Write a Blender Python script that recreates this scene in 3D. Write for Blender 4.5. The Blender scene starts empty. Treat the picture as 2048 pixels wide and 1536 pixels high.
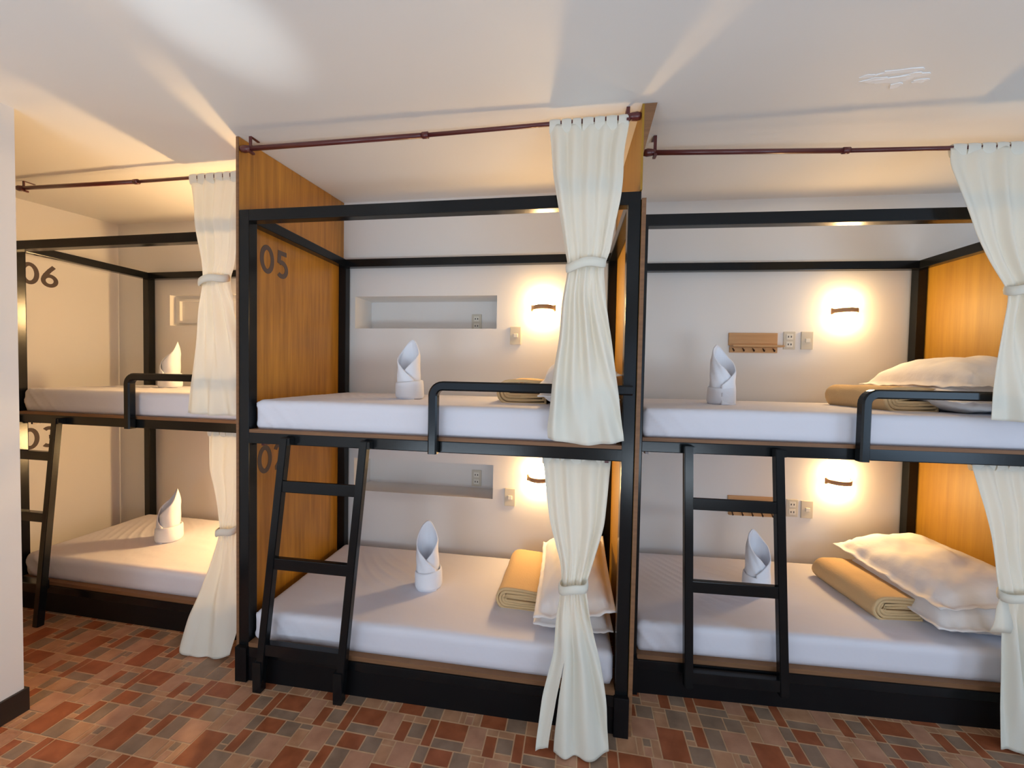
import bpy, bmesh, math, random
from mathutils import Vector, Matrix, noise
S = bpy.context.scene
COL = S.collection
PI = math.pi
random.seed(4)

# ------------------------------------------------------------------ camera
CAM_YAW, CAM_PITCH, CAM_ROLL = -0.1693, -0.0287, 0.0190
cam_d = bpy.data.cameras.new('camera')
cam_d.sensor_width = 36.0
cam_d.lens = 783.55 / 2048 * 36.0
cam_d.clip_start = 0.02
cam = bpy.data.objects.new('camera', cam_d)
COL.objects.link(cam)
_f = Vector((math.sin(CAM_YAW) * math.cos(CAM_PITCH), math.cos(CAM_YAW) * math.cos(CAM_PITCH), math.sin(CAM_PITCH)))
_r = Vector((math.cos(CAM_YAW), -math.sin(CAM_YAW), 0))
_u = _r.cross(_f)
_r2 = _r * math.cos(CAM_ROLL) + _u * math.sin(CAM_ROLL)
_u2 = -_r * math.sin(CAM_ROLL) + _u * math.cos(CAM_ROLL)
M = Matrix((_r2, _u2, -_f)).transposed().to_4x4()
M.translation = Vector((1.6648, -1.6899, 1.5752))
cam.matrix_world = M
S.camera = cam

# ------------------------------------------------------------------ world, daylight, exposure
S.view_settings.view_transform = 'Standard'
S.view_settings.look = 'None'
S.view_settings.exposure = 0.06
S.view_settings.gamma = 1.0
S.cycles.max_bounces = 8
S.cycles.diffuse_bounces = 5
S.cycles.sample_clamp_indirect = 4.0
world = bpy.data.worlds.new('daylight_sky')
S.world = world
world.use_nodes = True
bg = world.node_tree.nodes['Background']
bg.inputs[0].default_value = (0.75, 0.86, 1.0, 1)
bg.inputs[1].default_value = 1.0

LAMP_COL = (1.0, 0.63, 0.27)
LAMP_STR = 112.0
SKY_W = 3.2
UPWARD_W = 34

def area_light(name, loc, target, sx, sy, power, col):
    d = bpy.data.lights.new(name, 'AREA')
    d.shape = 'RECTANGLE'; d.size = sx; d.size_y = sy
    d.energy = power; d.color = col
    o = bpy.data.objects.new(name, d); COL.objects.link(o)
    o.location = loc
    o.rotation_euler = (Vector(target) - Vector(loc)).to_track_quat('-Z', 'Y').to_euler()
    return o
# daylight through the two openings of the rear wall: sky light, and upward light added to brighten the ceiling, as if bounced off ground outside
for wx in (0.35, 3.1):
    area_light('daylight_area', (wx, -3.02, 1.30), (wx, 0, 1.15), 1.5, 1.3, SKY_W, (0.30, 0.55, 1.0))
    area_light('upward_daylight', (wx, -3.00, 0.45), (wx, -2.0, 3.2), 1.5, 0.8, UPWARD_W, (0.74, 0.88, 1.0))

area_light('daylight_area', (5.15, -1.75, 1.35), (-0.77, -1.2, 1.3), 1.2, 1.2, 19, (0.48, 0.72, 1.0))  # added side light from an unseen opening, cools and brightens the partition wall
# spot light added for the streak of reflected daylight on the ceiling
gl_d = bpy.data.lights.new('glint_spot', 'SPOT'); gl_d.energy = 200; gl_d.spot_size = math.radians(9); gl_d.spot_blend = 1.0; gl_d.shadow_soft_size = 0.03; gl_d.color = (0.85, 0.95, 1.0)
gl = bpy.data.objects.new('glint_spot', gl_d); COL.objects.link(gl)
gl.location = (0.35, -2.95, 0.25); gl.rotation_euler = (Vector((0.50, -0.62, 2.66)) - gl.location).to_track_quat('-Z', 'Y').to_euler()

# ------------------------------------------------------------------ helpers
def ceil_z(y):
    return 2.705 + 0.07 * y
BAY = {'C': (0.0, 0.0, 0.0247), 'R': (2.0113, 0.3008, 0.0634), 'L': (-1.9315, 0.2411, 0.0)}
LEN, DEP = 1.9065, 0.896
PB = 0.0534                      # tube width
ZT, ZM, ZB = 2.349, 1.2535, 0.1706

def bay_mat(b):
    x, y, a = BAY[b]
    return Matrix.Translation((x, y, 0)) @ Matrix.Rotation(a, 4, 'Z')
def w_of(b, p):
    return bay_mat(b) @ Vector(p)
def bceil(b, x, y):
    return ceil_z(w_of(b, (x, y, 0)).y)

def new_mesh(name, bm, mats, smooth=False):
    bm.normal_update()
    me = bpy.data.meshes.new(name)
    bm.to_mesh(me); bm.free()
    for m in (mats if isinstance(mats, (list, tuple)) else [mats]):
        me.materials.append(m)
    if smooth:
        for p in me.polygons: p.use_smooth = True
    return me
def obj(name, bm, mats, parent=None, smooth=False):
    o = bpy.data.objects.new(name, new_mesh(name, bm, mats, smooth))
    COL.objects.link(o)
    if parent: o.parent = parent
    return o
def tag(o, label=None, cat=None, group=None, kind=None):
    if label: o['label'] = label
    if cat: o['category'] = cat
    if group: o['group'] = group
    if kind: o['kind'] = kind
    return o
def thing(name, b, p, label, cat, rz=0, group=None):
    o = bpy.data.objects.new(name, None); COL.objects.link(o)
    o.empty_display_size = 0.05
    o.location = w_of(b, p); o.rotation_euler = (0, 0, BAY[b][2] + rz)
    return tag(o, label, cat, group)
def place(o, b, p, rz=0):
    o.location = w_of(b, p); o.rotation_euler = (0, 0, BAY[b][2] + rz); return o
def dup(o, label, b, p, rz=0, sc=None):
    c = o.copy(); COL.objects.link(c)
    for ch in o.children:
        d = ch.copy(); COL.objects.link(d); d.parent = c
        for g in ch.children:
            e = g.copy(); COL.objects.link(e); e.parent = d
    place(c, b, p, rz); c['label'] = label
    if sc: c.scale = sc
    return c

def B(bm, x0, x1, y0, y1, z0, z1, bev=0.0, mi=0):
    vs = [bm.verts.new((x, y, z)) for z in (z0, z1) for y in (y0, y1) for x in (x0, x1)]
    idx = [(0, 2, 3, 1), (4, 5, 7, 6), (0, 1, 5, 4), (2, 6, 7, 3), (0, 4, 6, 2), (1, 3, 7, 5)]
    fs = [bm.faces.new([vs[i] for i in f]) for f in idx]
    for f in fs: f.material_index = mi
    if bev:
        es = list({e for f in fs for e in f.edges})
        bmesh.ops.bevel(bm, geom=es, offset=bev, segments=2, affect='EDGES', profile=0.7)
    return fs
def box(name, dims, mat, parent=None, bev=0.0):
    bm = bmesh.new(); B(bm, *dims, bev=bev)
    return obj(name, bm, mat, parent)
def bar(bm, a, b, w, h, up=(0, 0, 1), bev=0.003):
    """square bar of width w (sideways) and height h (along up) from a to b"""
    a, b = Vector(a), Vector(b); d = (b - a).normalized()
    up = Vector(up); s = d.cross(up).normalized(); u = s.cross(d)
    vs = []
    for p in (a, b):
        for su, ss in ((-1, -1), (-1, 1), (1, 1), (1, -1)):
            vs.append(bm.verts.new(p + u * (su * h / 2) + s * (ss * w / 2)))
    fs = [(3, 2, 1, 0), (4, 5, 6, 7), (0, 1, 5, 4), (1, 2, 6, 5), (2, 3, 7, 6), (3, 0, 4, 7)]
    fs = [bm.faces.new([vs[i] for i in f]) for f in fs]
    if bev:
        es = list({e for f in fs for e in f.edges})
        bmesh.ops.bevel(bm, geom=es, offset=bev, segments=2, affect='EDGES')
def tube(bm, pts, r, n=12, cap=True):
    pts = [Vector(p) for p in pts]; rings = []
    for i, p in enumerate(pts):
        d = (pts[min(i + 1, len(pts) - 1)] - pts[max(i - 1, 0)]).normalized()
        up = Vector((0, 0, 1)) if abs(d.z) < 0.9 else Vector((0, 1, 0))
        s = d.cross(up).normalized(); u = s.cross(d)
        rr = r[i] if isinstance(r, (list, tuple)) else r
        rings.append([bm.verts.new(p + (s * math.cos(2 * PI * k / n) + u * math.sin(2 * PI * k / n)) * rr) for k in range(n)])
    for A, C in zip(rings, rings[1:]):
        for k in range(n):
            bm.faces.new((A[k], A[(k + 1) % n], C[(k + 1) % n], C[k]))
    if cap:
        bm.faces.new(rings[0][::-1]); bm.faces.new(rings[-1])
def grid_surf(bm, P, closed_u=False):
    V = [[bm.verts.new(p) for p in row] for row in P]
    for i in range(len(V) - 1):
        n = len(V[i])
        for j in range(n if closed_u else n - 1):
            bm.faces.new((V[i][j], V[i][(j + 1) % n], V[i + 1][(j + 1) % n], V[i + 1][j]))
    return V
def nz(x, y, z=0.0, s=1.0):
    return noise.noise(Vector((x * s, y * s, z * s)))

# ------------------------------------------------------------------ materials
def mat(name, col, rough=0.6, bump=None, coat=0.0, spec=None, metal=0.0, transl=0.0):
    m = bpy.data.materials.new(name); m.use_nodes = True
    nt = m.node_tree; p = nt.nodes['Principled BSDF']
    p.inputs['Base Color'].default_value = (*col, 1)
    p.inputs['Roughness'].default_value = rough
    p.inputs['Metallic'].default_value = metal
    if coat: p.inputs['Coat Weight'].default_value = coat; p.inputs['Coat Roughness'].default_value = 0.12
    if spec is not None: p.inputs['Specular IOR Level'].default_value = spec
    if bump:
        scale, strength, dist, detail = bump
        tc = nt.nodes.new('ShaderNodeTexCoord'); n = nt.nodes.new('ShaderNodeTexNoise')
        n.inputs['Scale'].default_value = scale; n.inputs['Detail'].default_value = detail
        b = nt.nodes.new('ShaderNodeBump'); b.inputs['Strength'].default_value = strength; b.inputs['Distance'].default_value = dist
        nt.links.new(tc.outputs['Object'], n.inputs['Vector']); nt.links.new(n.outputs['Fac'], b.inputs['Height'])
        nt.links.new(b.outputs['Normal'], p.inputs['Normal'])
    if transl:
        t = nt.nodes.new('ShaderNodeBsdfTranslucent'); t.inputs['Color'].default_value = (*col, 1)
        mx = nt.nodes.new('ShaderNodeMixShader'); mx.inputs[0].default_value = transl
        out = nt.nodes['Material Output']
        nt.links.new(p.outputs[0], mx.inputs[1]); nt.links.new(t.outputs[0], mx.inputs[2]); nt.links.new(mx.outputs[0], out.inputs['Surface'])
    return m
def wood(name, dark, light, rough, sc=(30, 30, 1.6), coat=0.0):
    m = mat(name, light, rough, coat=coat)
    nt = m.node_tree; p = nt.nodes['Principled BSDF']
    tc = nt.nodes.new('ShaderNodeTexCoord'); mp = nt.nodes.new('ShaderNodeMapping'); mp.inputs['Scale'].default_value = sc
    n = nt.nodes.new('ShaderNodeTexNoise'); n.inputs['Scale'].default_value = 1.0; n.inputs['Detail'].default_value = 6; n.inputs['Roughness'].default_value = 0.6
    n2 = nt.nodes.new('ShaderNodeTexNoise'); n2.inputs['Scale'].default_value = 2.2; n2.inputs['Detail'].default_value = 2
    ad = nt.nodes.new('ShaderNodeMath'); ad.operation = 'MULTIPLY_ADD'; ad.inputs[1].default_value = 0.35
    cr = nt.nodes.new('ShaderNodeValToRGB')
    cr.color_ramp.elements[0].position = 0.42; cr.color_ramp.elements[0].color = (*dark, 1)
    cr.color_ramp.elements[1].position = 0.92; cr.color_ramp.elements[1].color = (*light, 1)
    L = nt.links.new
    L(tc.outputs['Object'], mp.inputs['Vector']); L(mp.outputs[0], n.inputs['Vector']); L(tc.outputs['Object'], n2.inputs['Vector'])
    L(n2.outputs['Fac'], ad.inputs[0]); L(n.outputs['Fac'], ad.inputs[2]); L(ad.outputs[0], cr.inputs[0]); L(cr.outputs[0], p.inputs['Base Color'])
    return m
M_WALL = mat('white_plaster', (0.80, 0.79, 0.77), 0.55, bump=(7, 0.12, 0.01, 4))
M_CEIL = mat('ceiling_plaster', (0.80, 0.79, 0.77), 0.6, bump=(3, 0.12, 0.02, 3))
M_FLAKE = mat('flaked_plaster', (0.92, 0.92, 0.92), 0.7)
M_BLACK = mat('black_gloss_paint', (0.006, 0.007, 0.008), 0.20, bump=(60, 0.05, 0.002, 2), spec=0.28)
M_BOARD = mat('black_board', (0.005, 0.005, 0.006), 0.45, spec=0.2)
M_PLY = wood('plywood_panel', (0.26, 0.100, 0.008), (0.56, 0.25, 0.026), 0.33, coat=0.15)
M_PLYR = wood('bright_plywood_panel', (0.27, 0.130, 0.008), (0.39, 0.21, 0.016), 0.5)
M_EDGE = wood('plywood_edge', (0.15, 0.068, 0.028), (0.26, 0.125, 0.055), 0.6, sc=(3, 3, 60))
M_SHELF = wood('pine', (0.50, 0.27, 0.11), (0.66, 0.40, 0.19), 0.45, sc=(2, 20, 30))
M_SHEET = mat('white_sheet', (0.73, 0.725, 0.79), 0.75, bump=(9, 0.25, 0.012, 3))
M_TOWEL = mat('white_terry', (0.82, 0.84, 0.90), 0.95, bump=(350, 0.35, 0.002, 2))
M_PILLOW = mat('white_pillowcase', (0.82, 0.80, 0.80), 0.8, bump=(14, 0.3, 0.01, 3))
M_BLANKET = mat('beige_fleece', (0.66, 0.46, 0.24), 0.95, bump=(120, 0.4, 0.004, 3))
M_CURT = mat('cream_cotton', (0.90, 0.88, 0.79), 0.85, bump=(90, 0.15, 0.002, 2), transl=0.28)
M_ROD = mat('maroon_rod', (0.10, 0.018, 0.018), 0.35, coat=0.2)
M_NUM = mat('grey_number_paint', (0.085, 0.06, 0.055), 0.6)
M_PLATE = mat('ivory_plastic', (0.62, 0.58, 0.48), 0.4)
M_PLATE2 = mat('ivory_rocker', (0.78, 0.75, 0.66), 0.35)
M_HOLE = mat('socket_slot', (0.03, 0.03, 0.03), 0.6)
M_HOOK = mat('bronze_hook', (0.05, 0.03, 0.02), 0.35, metal=0.6)
M_BAND = mat('bronze_band', (0.42, 0.24, 0.12), 0.5)
M_TAGW = mat('white_label', (0.85, 0.85, 0.85), 0.6)
M_BASEB = mat('dark_baseboard', (0.022, 0.017, 0.014), 0.4)
def glow(name, k):
    m = bpy.data.materials.new(name); m.use_nodes = True
    p = m.node_tree.nodes['Principled BSDF']
    p.inputs['Base Color'].default_value = (0.9, 0.85, 0.75, 1)
    p.inputs['Emission Color'].default_value = (*LAMP_COL, 1)
    p.inputs['Emission Strength'].default_value = LAMP_STR * k
    return m
M_GLOW = glow('lit_glass', 1.0)
M_GLOW_L = glow('brighter_lit_glass', 3.5)
def tile_mat(name, c1, c2):
    m = mat(name, c1, 0.42)
    nt = m.node_tree; p = nt.nodes['Principled BSDF']
    tc = nt.nodes.new('ShaderNodeTexCoord'); n = nt.nodes.new('ShaderNodeTexNoise'); n.inputs['Scale'].default_value = 14; n.inputs['Detail'].default_value = 6
    cr = nt.nodes.new('ShaderNodeValToRGB')
    cr.color_ramp.elements[0].position = 0.35; cr.color_ramp.elements[0].color = (*c1, 1)
    cr.color_ramp.elements[1].position = 0.68; cr.color_ramp.elements[1].color = (*c2, 1)
    nt.links.new(tc.outputs['Object'], n.inputs['Vector']); nt.links.new(n.outputs['Fac'], cr.inputs[0]); nt.links.new(cr.outputs[0], p.inputs['Base Color'])
    return m
TILES = [tile_mat('grout', (0.58, 0.36, 0.21), (0.68, 0.45, 0.27)),
         tile_mat('tan_tile', (0.37, 0.185, 0.098), (0.50, 0.275, 0.155)),
         tile_mat('rust_tile', (0.25, 0.070, 0.026), (0.36, 0.11, 0.045)),
         tile_mat('grey_tile', (0.21, 0.140, 0.095), (0.31, 0.21, 0.145)),
         tile_mat('rose_tile', (0.38, 0.19, 0.115), (0.49, 0.265, 0.165))]

# ------------------------------------------------------------------ setting
def slab(name, x0, x1, y0, y1, mat_, th=0.15):
    bm = bmesh.new()
    vs = [bm.verts.new((x, y, ceil_z(y) + dz)) for dz in (0, th) for y in (y0, y1) for x in (x0, x1)]
    for f in [(0, 2, 3, 1), (4, 5, 7, 6), (0, 1, 5, 4), (2, 6, 7, 3), (0, 4, 6, 2), (1, 3, 7, 5)]:
        bm.faces.new([vs[i] for i in f])
    return tag(obj(name, bm, mat_), kind='structure')
ceiling = slab('ceiling', -2.6, 5.4, -4.6, 1.75, M_CEIL)

PAT = [(0, 0, 3.2, 2.2, 2), (3.2, 0, 5.6, 2.2, 3), (5.6, 0, 7.4, .8, 1), (5.6, .8, 7.4, 3.2, 1), (7.4, 0, 10.4, 3.2, 4), (10.4, 0, 12, 2.2, 3),
       (0, 2.2, 2.2, 5.4, 3), (2.2, 2.2, 5.6, 5.4, 4), (5.6, 3.2, 9.2, 8, 2), (9.2, 3.2, 10.4, 4.6, 3), (9.2, 4.6, 10.4, 5.4, 1), (10.4, 2.2, 12, 5.4, 2),
       (0, 5.4, 2.6, 8, 1), (2.6, 5.4, 3.4, 8, 1), (3.4, 5.4, 4.5, 6.6, 3), (4.5, 5.4, 5.6, 8, 1), (3.4, 6.6, 4.5, 8, 4), (9.2, 5.4, 12, 8, 3),
       (0, 8, 4.2, 10.6, 2), (0, 10.6, 4.2, 12, 3), (4.2, 8, 6.8, 11.2, 4), (4.2, 11.2, 6.8, 12, 1), (6.8, 8, 8.4, 9, 1), (6.8, 9, 8.4, 12, 2),
       (8.4, 8, 10.6, 9, 1), (8.4, 9, 10.6, 11.2, 3), (8.4, 11.2, 10.6, 12, 1), (10.6, 8, 12, 12, 2)]
def make_floor():
    bm = bmesh.new(); T = 0.388; g = 0.003
    B(bm, -2.6, 5.4, -4.6, 1.75, -0.1, -0.0015)
    i0, i1 = -9, 13
    for i in range(i0, i1):
        for j in range(-5, 12):
            ox = 0.696 + i * T; oy = -0.168 - j * T
            for (a, b_, c, d, k) in PAT:
                x0, x1 = ox + a * T / 12 + g, ox + c * T / 12 - g
                y1, y0 = oy - b_ * T / 12 - g, oy - d * T / 12 + g
                if x0 < -2.6 or x1 > 5.4 or y0 < -4.6 or y1 > 1.75: continue
                if random.random() < 0.06: k = random.choice((1, 3, 4))
                f = bm.faces.new([bm.verts.new(v) for v in ((x0, y0, 0), (x1, y0, 0), (x1, y1, 0), (x0, y1, 0))])
                f.material_index = k
    return tag(obj('floor', bm, TILES), kind='structure')
make_floor()

def bay_struct(name, b, bm, mat_):
    o = obj(name, bm, mat_); o.matrix_world = bay_mat(b); return tag(o, kind='structure')
# wall behind the middle bunk with its two recessed shelves
def recess_wall(bm, x0, x1, y, z0, z1, holes, thick):
    """wall with front face at y; holes = (xa, xb, za, zb, depth)"""
    xs = sorted({x0, x1, *[h[0] for h in holes], *[h[1] for h in holes]})
    zs = sorted({z0, z1, *[h[2] for h in holes], *[h[3] for h in holes]})
    for xa, xb in zip(xs, xs[1:]):
        for za, zb in zip(zs, zs[1:]):
            if any(h[0] <= xa and xb <= h[1] and h[2] <= za and zb <= h[3] for h in holes): continue
            bm.faces.new([bm.verts.new(v) for v in ((xa, y, za), (xb, y, za), (xb, y, zb), (xa, y, zb))])
    for xa, xb, za, zb, d in holes:
        q = lambda *v: bm.faces.new([bm.verts.new(p) for p in v])
        q((xa, y, za), (xa, y + d, za), (xb, y + d, za), (xb, y, za))
        q((xa, y, zb), (xb, y, zb), (xb, y + d, zb), (xa, y + d, zb))
        q((xa, y, za), (xa, y, zb), (xa, y + d, zb), (xa, y + d, za))
        q((xb, y, za), (xb, y + d, za), (xb, y + d, zb), (xb, y, zb))
        q((xa, y + d, za), (xa, y + d, zb), (xb, y + d, zb), (xb, y + d, za))
    Y = y + thick
    q = lambda *v: bm.faces.new([bm.verts.new(p) for p in v])
    q((x0, Y, z0), (x0, Y, z1), (x1, Y, z1), (x1, Y, z0))
    q((x0, y, z0), (x0, y, z1), (x0, Y, z1), (x0, Y, z0)); q((x1, y, z0), (x1, Y, z0), (x1, Y, z1), (x1, y, z1))
    q((x0, y, z0), (x0, Y, z0), (x1, Y, z0), (x1, y, z0)); q((x0, y, z1), (x1, y, z1), (x1, Y, z1), (x0, Y, z1))
    bmesh.ops.remove_doubles(bm, verts=bm.verts, dist=1e-5)
WC, WR, WL = 0.906, 0.907, 0.846
bm = bmesh.new(); recess_wall(bm, -0.04, 1.95, WC, 0, 2.80, [(0.09, 1.125, 1.873, 2.100, 0.235), (0.09, 1.119, 0.701, 0.937, 0.235)], 0.5)
bay_struct('wall_back_center', 'C', bm, M_WALL)
bm = bmesh.new(); B(bm, -0.30, 3.4, WR, WR + 0.3, 0, 2.86)
bay_struct('wall_back_right', 'R', bm, M_WALL)
bm = bmesh.new(); recess_wall(bm, -0.40, 1.95, WL, 0, 2.82, [(0.19, 1.2, 1.918, 2.173, 0.05)], 0.3)
bay_struct('wall_back_left', 'L', bm, M_WALL)
bm = bmesh.new()
for a in [(0.235, 1.15, WL + .028, WL + .05, 2.125, 2.143), (0.235, 1.15, WL + .028, WL + .05, 1.943, 1.961), (0.235, 0.255, WL + .028, WL + .05, 1.961, 2.125)]: B(bm, *a)
bay_struct('trim_1', 'L', bm, M_WALL)
bm = bmesh.new(); B(bm, -0.48, -0.335, -4.8, WL + .1, 0, 2.80)
wlb = bay_struct('wall_left', 'L', bm, M_WALL)
bm = bmesh.new(); B(bm, -0.96, -0.779, -4.6, -0.35, 0, 2.70)
tag(obj('wall_partition', bm, M_WALL), kind='structure')
bm = bmesh.new(); B(bm, -0.975, -0.767, -4.6, -0.338, 0, 0.105, bev=0.003)
tag(obj('baseboard_left', bm, M_BASEB), kind='structure')
bm = bmesh.new()                                   # unseen wall, its opening added for the side daylight
for a in [(-4.6, -2.45, 0, 2.86), (-1.05, 1.75, 0, 2.86), (-2.45, -1.05, 0, .65), (-2.45, -1.05, 2.05, 2.86)]: B(bm, 5.2, 5.4, *a)
tag(obj('wall_right', bm, M_WALL), kind='structure')
bm = bmesh.new()                                   # rear wall with two window openings (behind the viewer)
for a in [(-2.6, -0.45, 0, 2.5), (1.15, 2.3, 0, 2.5), (3.9, 5.4, 0, 2.5), (-0.45, 1.15, 0, 0.1), (2.3, 3.9, 0, 0.1), (-0.45, 1.15, 2.05, 2.5), (2.3, 3.9, 2.05, 2.5)]:
    B(bm, a[0], a[1], -3.2, -3.05, a[2], a[3])
tag(obj('wall_rear', bm, M_WALL), kind='structure')

# flaking paint on the ceiling
def flakes():
    bm = bmesh.new(); rnd = random.Random(3)
    for cx, cy, w, h in [(2.74, .03, .05, .016), (2.80, .035, .07, .02), (2.86, .02, .05, .014), (2.80, -.01, .09, .012), (2.91, .06, .03, .012), (2.70, .0, .03, .010), (2.84, .075, .025, .018)]:
        n = 14; vs = []
        for k in range(n):
            a = 2 * PI * k / n; r = 0.65 + 0.5 * rnd.random()
            x, y = cx + math.cos(a) * w * r, cy + math.sin(a) * h * r
            vs.append((x, y))
        top = [bm.verts.new((x, y, ceil_z(y) + .001)) for x, y in vs]
        bot = [bm.verts.new((x, y, ceil_z(y) - .0015 - .002 * rnd.random())) for x, y in vs]
        bm.faces.new(bot[::-1]); bm.faces.new(top)
        for k in range(n): bm.faces.new((top[k], bot[k], bot[(k + 1) % n], top[(k + 1) % n]))
    bmesh.ops.recalc_face_normals(bm, faces=bm.faces)
    o = obj('flaked_paint', bm, M_FLAKE, ceiling); o['label'] = 'white flakes of peeling ceiling paint'
flakes()

# ------------------------------------------------------------------ bunks
def rounded_rail(bm, x0, x1, y, z0, z1, w):
    r = 0.045; pts = [(x0, y, z0)]
    for k in range(7):
        a = PI - k * PI / 12
        pts.append((x0 + r + math.cos(a) * r, y, z1 - r + math.sin(a) * r))
    pts.append((x1, y, z1))
    P = [Vector(p) for p in pts]; rings = []
    for i, p in enumerate(P):
        d = (P[min(i + 1, len(P) - 1)] - P[max(i - 1, 0)]).normalized()
        s = Vector((0, 1, 0)); u = d.cross(s).normalized(); c = w * 0.16
        rr = []
        for (a, b_) in [(-1, -.68), (-.68, -1), (.68, -1), (1, -.68), (1, .68), (.68, 1), (-.68, 1), (-1, .68)]:
            rr.append(bm.verts.new(p + u * (a * w / 2) + s * (b_ * w / 2)))
        rings.append(rr)
    for A, C in zip(rings, rings[1:]):
        for k in range(8): bm.faces.new((A[k], A[(k + 1) % 8], C[(k + 1) % 8], C[k]))
    bm.faces.new(rings[0][::-1]); bm.faces.new(rings[-1])
    bmesh.ops.recalc_face_normals(bm, faces=bm.faces)
def bunk(b, x0, x1, D, railx, label):
    t = thing('bunk_bed', b, (0, 0, 0), label, 'bunk bed', group='black tube bunk beds')
    p = PB; bv = 0.004
    for (x, y) in ((x0, 0), (x1 - p, 0), (x0, D - p), (x1 - p, D - p)):
        box('post', (x, x + p, y, y + p, 0.0, ZT), M_BLACK, t, bv)
    e = 0.0015
    for nm, z1 in (('top_rail', ZT), ('bed_rail', ZM)):
        box(nm, (x0 + e, x1 - e, e, p - e, z1 - p, z1 + (0 if nm == 'bed_rail' else e)), M_BLACK, t, bv)
        box(nm, (x0 + e, x1 - e, D - p + e, D - e, z1 - p, z1), M_BLACK, t, bv)
        box(nm, (x0 + e, x0 + p - e, p, D - p, z1 - p, z1), M_BLACK, t, bv)
        box(nm, (x1 - p + e, x1 - e, p, D - p, z1 - p, z1), M_BLACK, t, bv)
    box('base_rail', (x0 + p, x1 - p, -0.012, 0.03, 0.125, ZB), M_BLACK, t, bv)
    box('base_board', (x0 + p, x1 - p, -0.006, 0.02, 0.0, 0.126), M_BOARD, t)
    for x in (x0, x1 - p): box('foot_block', (x - .006, x + p + .004, -0.022, p + .002, 0, ZB + .004), M_BOARD, t, .003)
    box('bed_board', (x0 + .004, x1 - .004, 0.003, D - .02, ZM, ZM + 0.016), M_EDGE, t)
    box('bed_board', (x0 + p + .002, x1 - p - .002, -0.004, D - .02, ZB, ZB + 0.022), M_EDGE, t)
    bm = bmesh.new(); w = 0.042
    rounded_rail(bm, railx + w / 2, x1 - .02, -w / 2 - .001, ZM - p, 1.51, w)
    obj('guard_rail', bm, M_BLACK, t)
    # weld brackets under the top rail at the front corner
    return t
bunk('C', 0.0, LEN, DEP, 0.995, 'black metal bunk bed in the middle, painted number 05 on its wood panel')
bunk('R', -0.087, LEN, 0.897, 0.918, 'black metal bunk bed with wooden hook shelves on the wall behind')
bunk('L', 0.0, LEN, 0.836, 0.945, 'black metal bunk bed beside the white wall numbered 06')

# painted numbers: glyph strokes in (u, v) with v up, unit height
def arc(cx, cy, rx, ry, a0, a1, n=18):
    return [(cx + rx * math.cos(math.radians(a0 + (a1 - a0) * k / n)), cy + ry * math.sin(math.radians(a0 + (a1 - a0) * k / n))) for k in range(n + 1)]
GLYPH = {'0': [arc(.33, .5, .24, .41, 0, 360, 40)],
         '5': [[(.52, .91), (.17, .91), (.14, .52)] , arc(.28, .33, .235, .25, 125, -135, 24)],
         '2': [arc(.28, .66, .215, .25, 160, -35, 20) + [(.12, .09)], [(.06, .085), (.56, .085)]],
         '3': [arc(.27, .70, .19, .21, 140, -90, 18), arc(.27, .285, .225, .205, 90, -140, 22)],
         '6': [arc(.30, .31, .225, .225, 0, 360, 36), [(.46, .98), (.30, .78), (.15, .55), (.085, .40)]]}
def number(text, to3d, h, pitch, parent, label):
    bm = bmesh.new(); w = 0.165
    for gi, ch in enumerate(text):
        for si, st in enumerate(GLYPH[ch]):
            closed = (abs(st[0][0] - st[-1][0]) + abs(st[0][1] - st[-1][1])) < 1e-6
            n = len(st); Lp, Rp = [], []
            for i in range(n):
                a = st[i - 1] if i > 0 else (st[-2] if closed else st[0]); c = st[i + 1] if i < n - 1 else (st[1] if closed else st[-1])
                dx, dy = c[0] - a[0], c[1] - a[1]; l = math.hypot(dx, dy)
                m_ = 1.0
                if 0 < i < n - 1:
                    d1 = Vector((st[i][0] - a[0], st[i][1] - a[1])).normalized(); d2 = Vector((c[0] - st[i][0], c[1] - st[i][1])).normalized()
                    m_ = 1 / max(.6, math.sqrt(max(0.02, (1 + d1.dot(d2)) / 2)))
                nx, ny = -dy / l * w / 2 * m_, dx / l * w / 2 * m_
                Lp.append((st[i][0] + nx, st[i][1] + ny)); Rp.append((st[i][0] - nx, st[i][1] - ny))
            off = gi * pitch
            f = lambda q, d: bm.verts.new(to3d((q[0] * h + off), q[1] * h, d))
            for d in (0.0012 + .0004 * si,):
                LV = [f(q, d) for q in Lp]; RV = [f(q, d) for q in Rp]; LB = [f(q, 0) for q in Lp]; RB = [f(q, 0) for q in Rp]
                for i in range(n - 1):
                    bm.faces.new((LV[i], LV[i + 1], RV[i + 1], RV[i]))
                    bm.faces.new((LV[i], LB[i], LB[i + 1], LV[i + 1])); bm.faces.new((RV[i], RV[i + 1], RB[i + 1], RB[i]))
    bmesh.ops.recalc_face_normals(bm, faces=bm.faces)
    o = obj('painted_number', bm, M_NUM, parent); o['label'] = label
    return o

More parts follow.
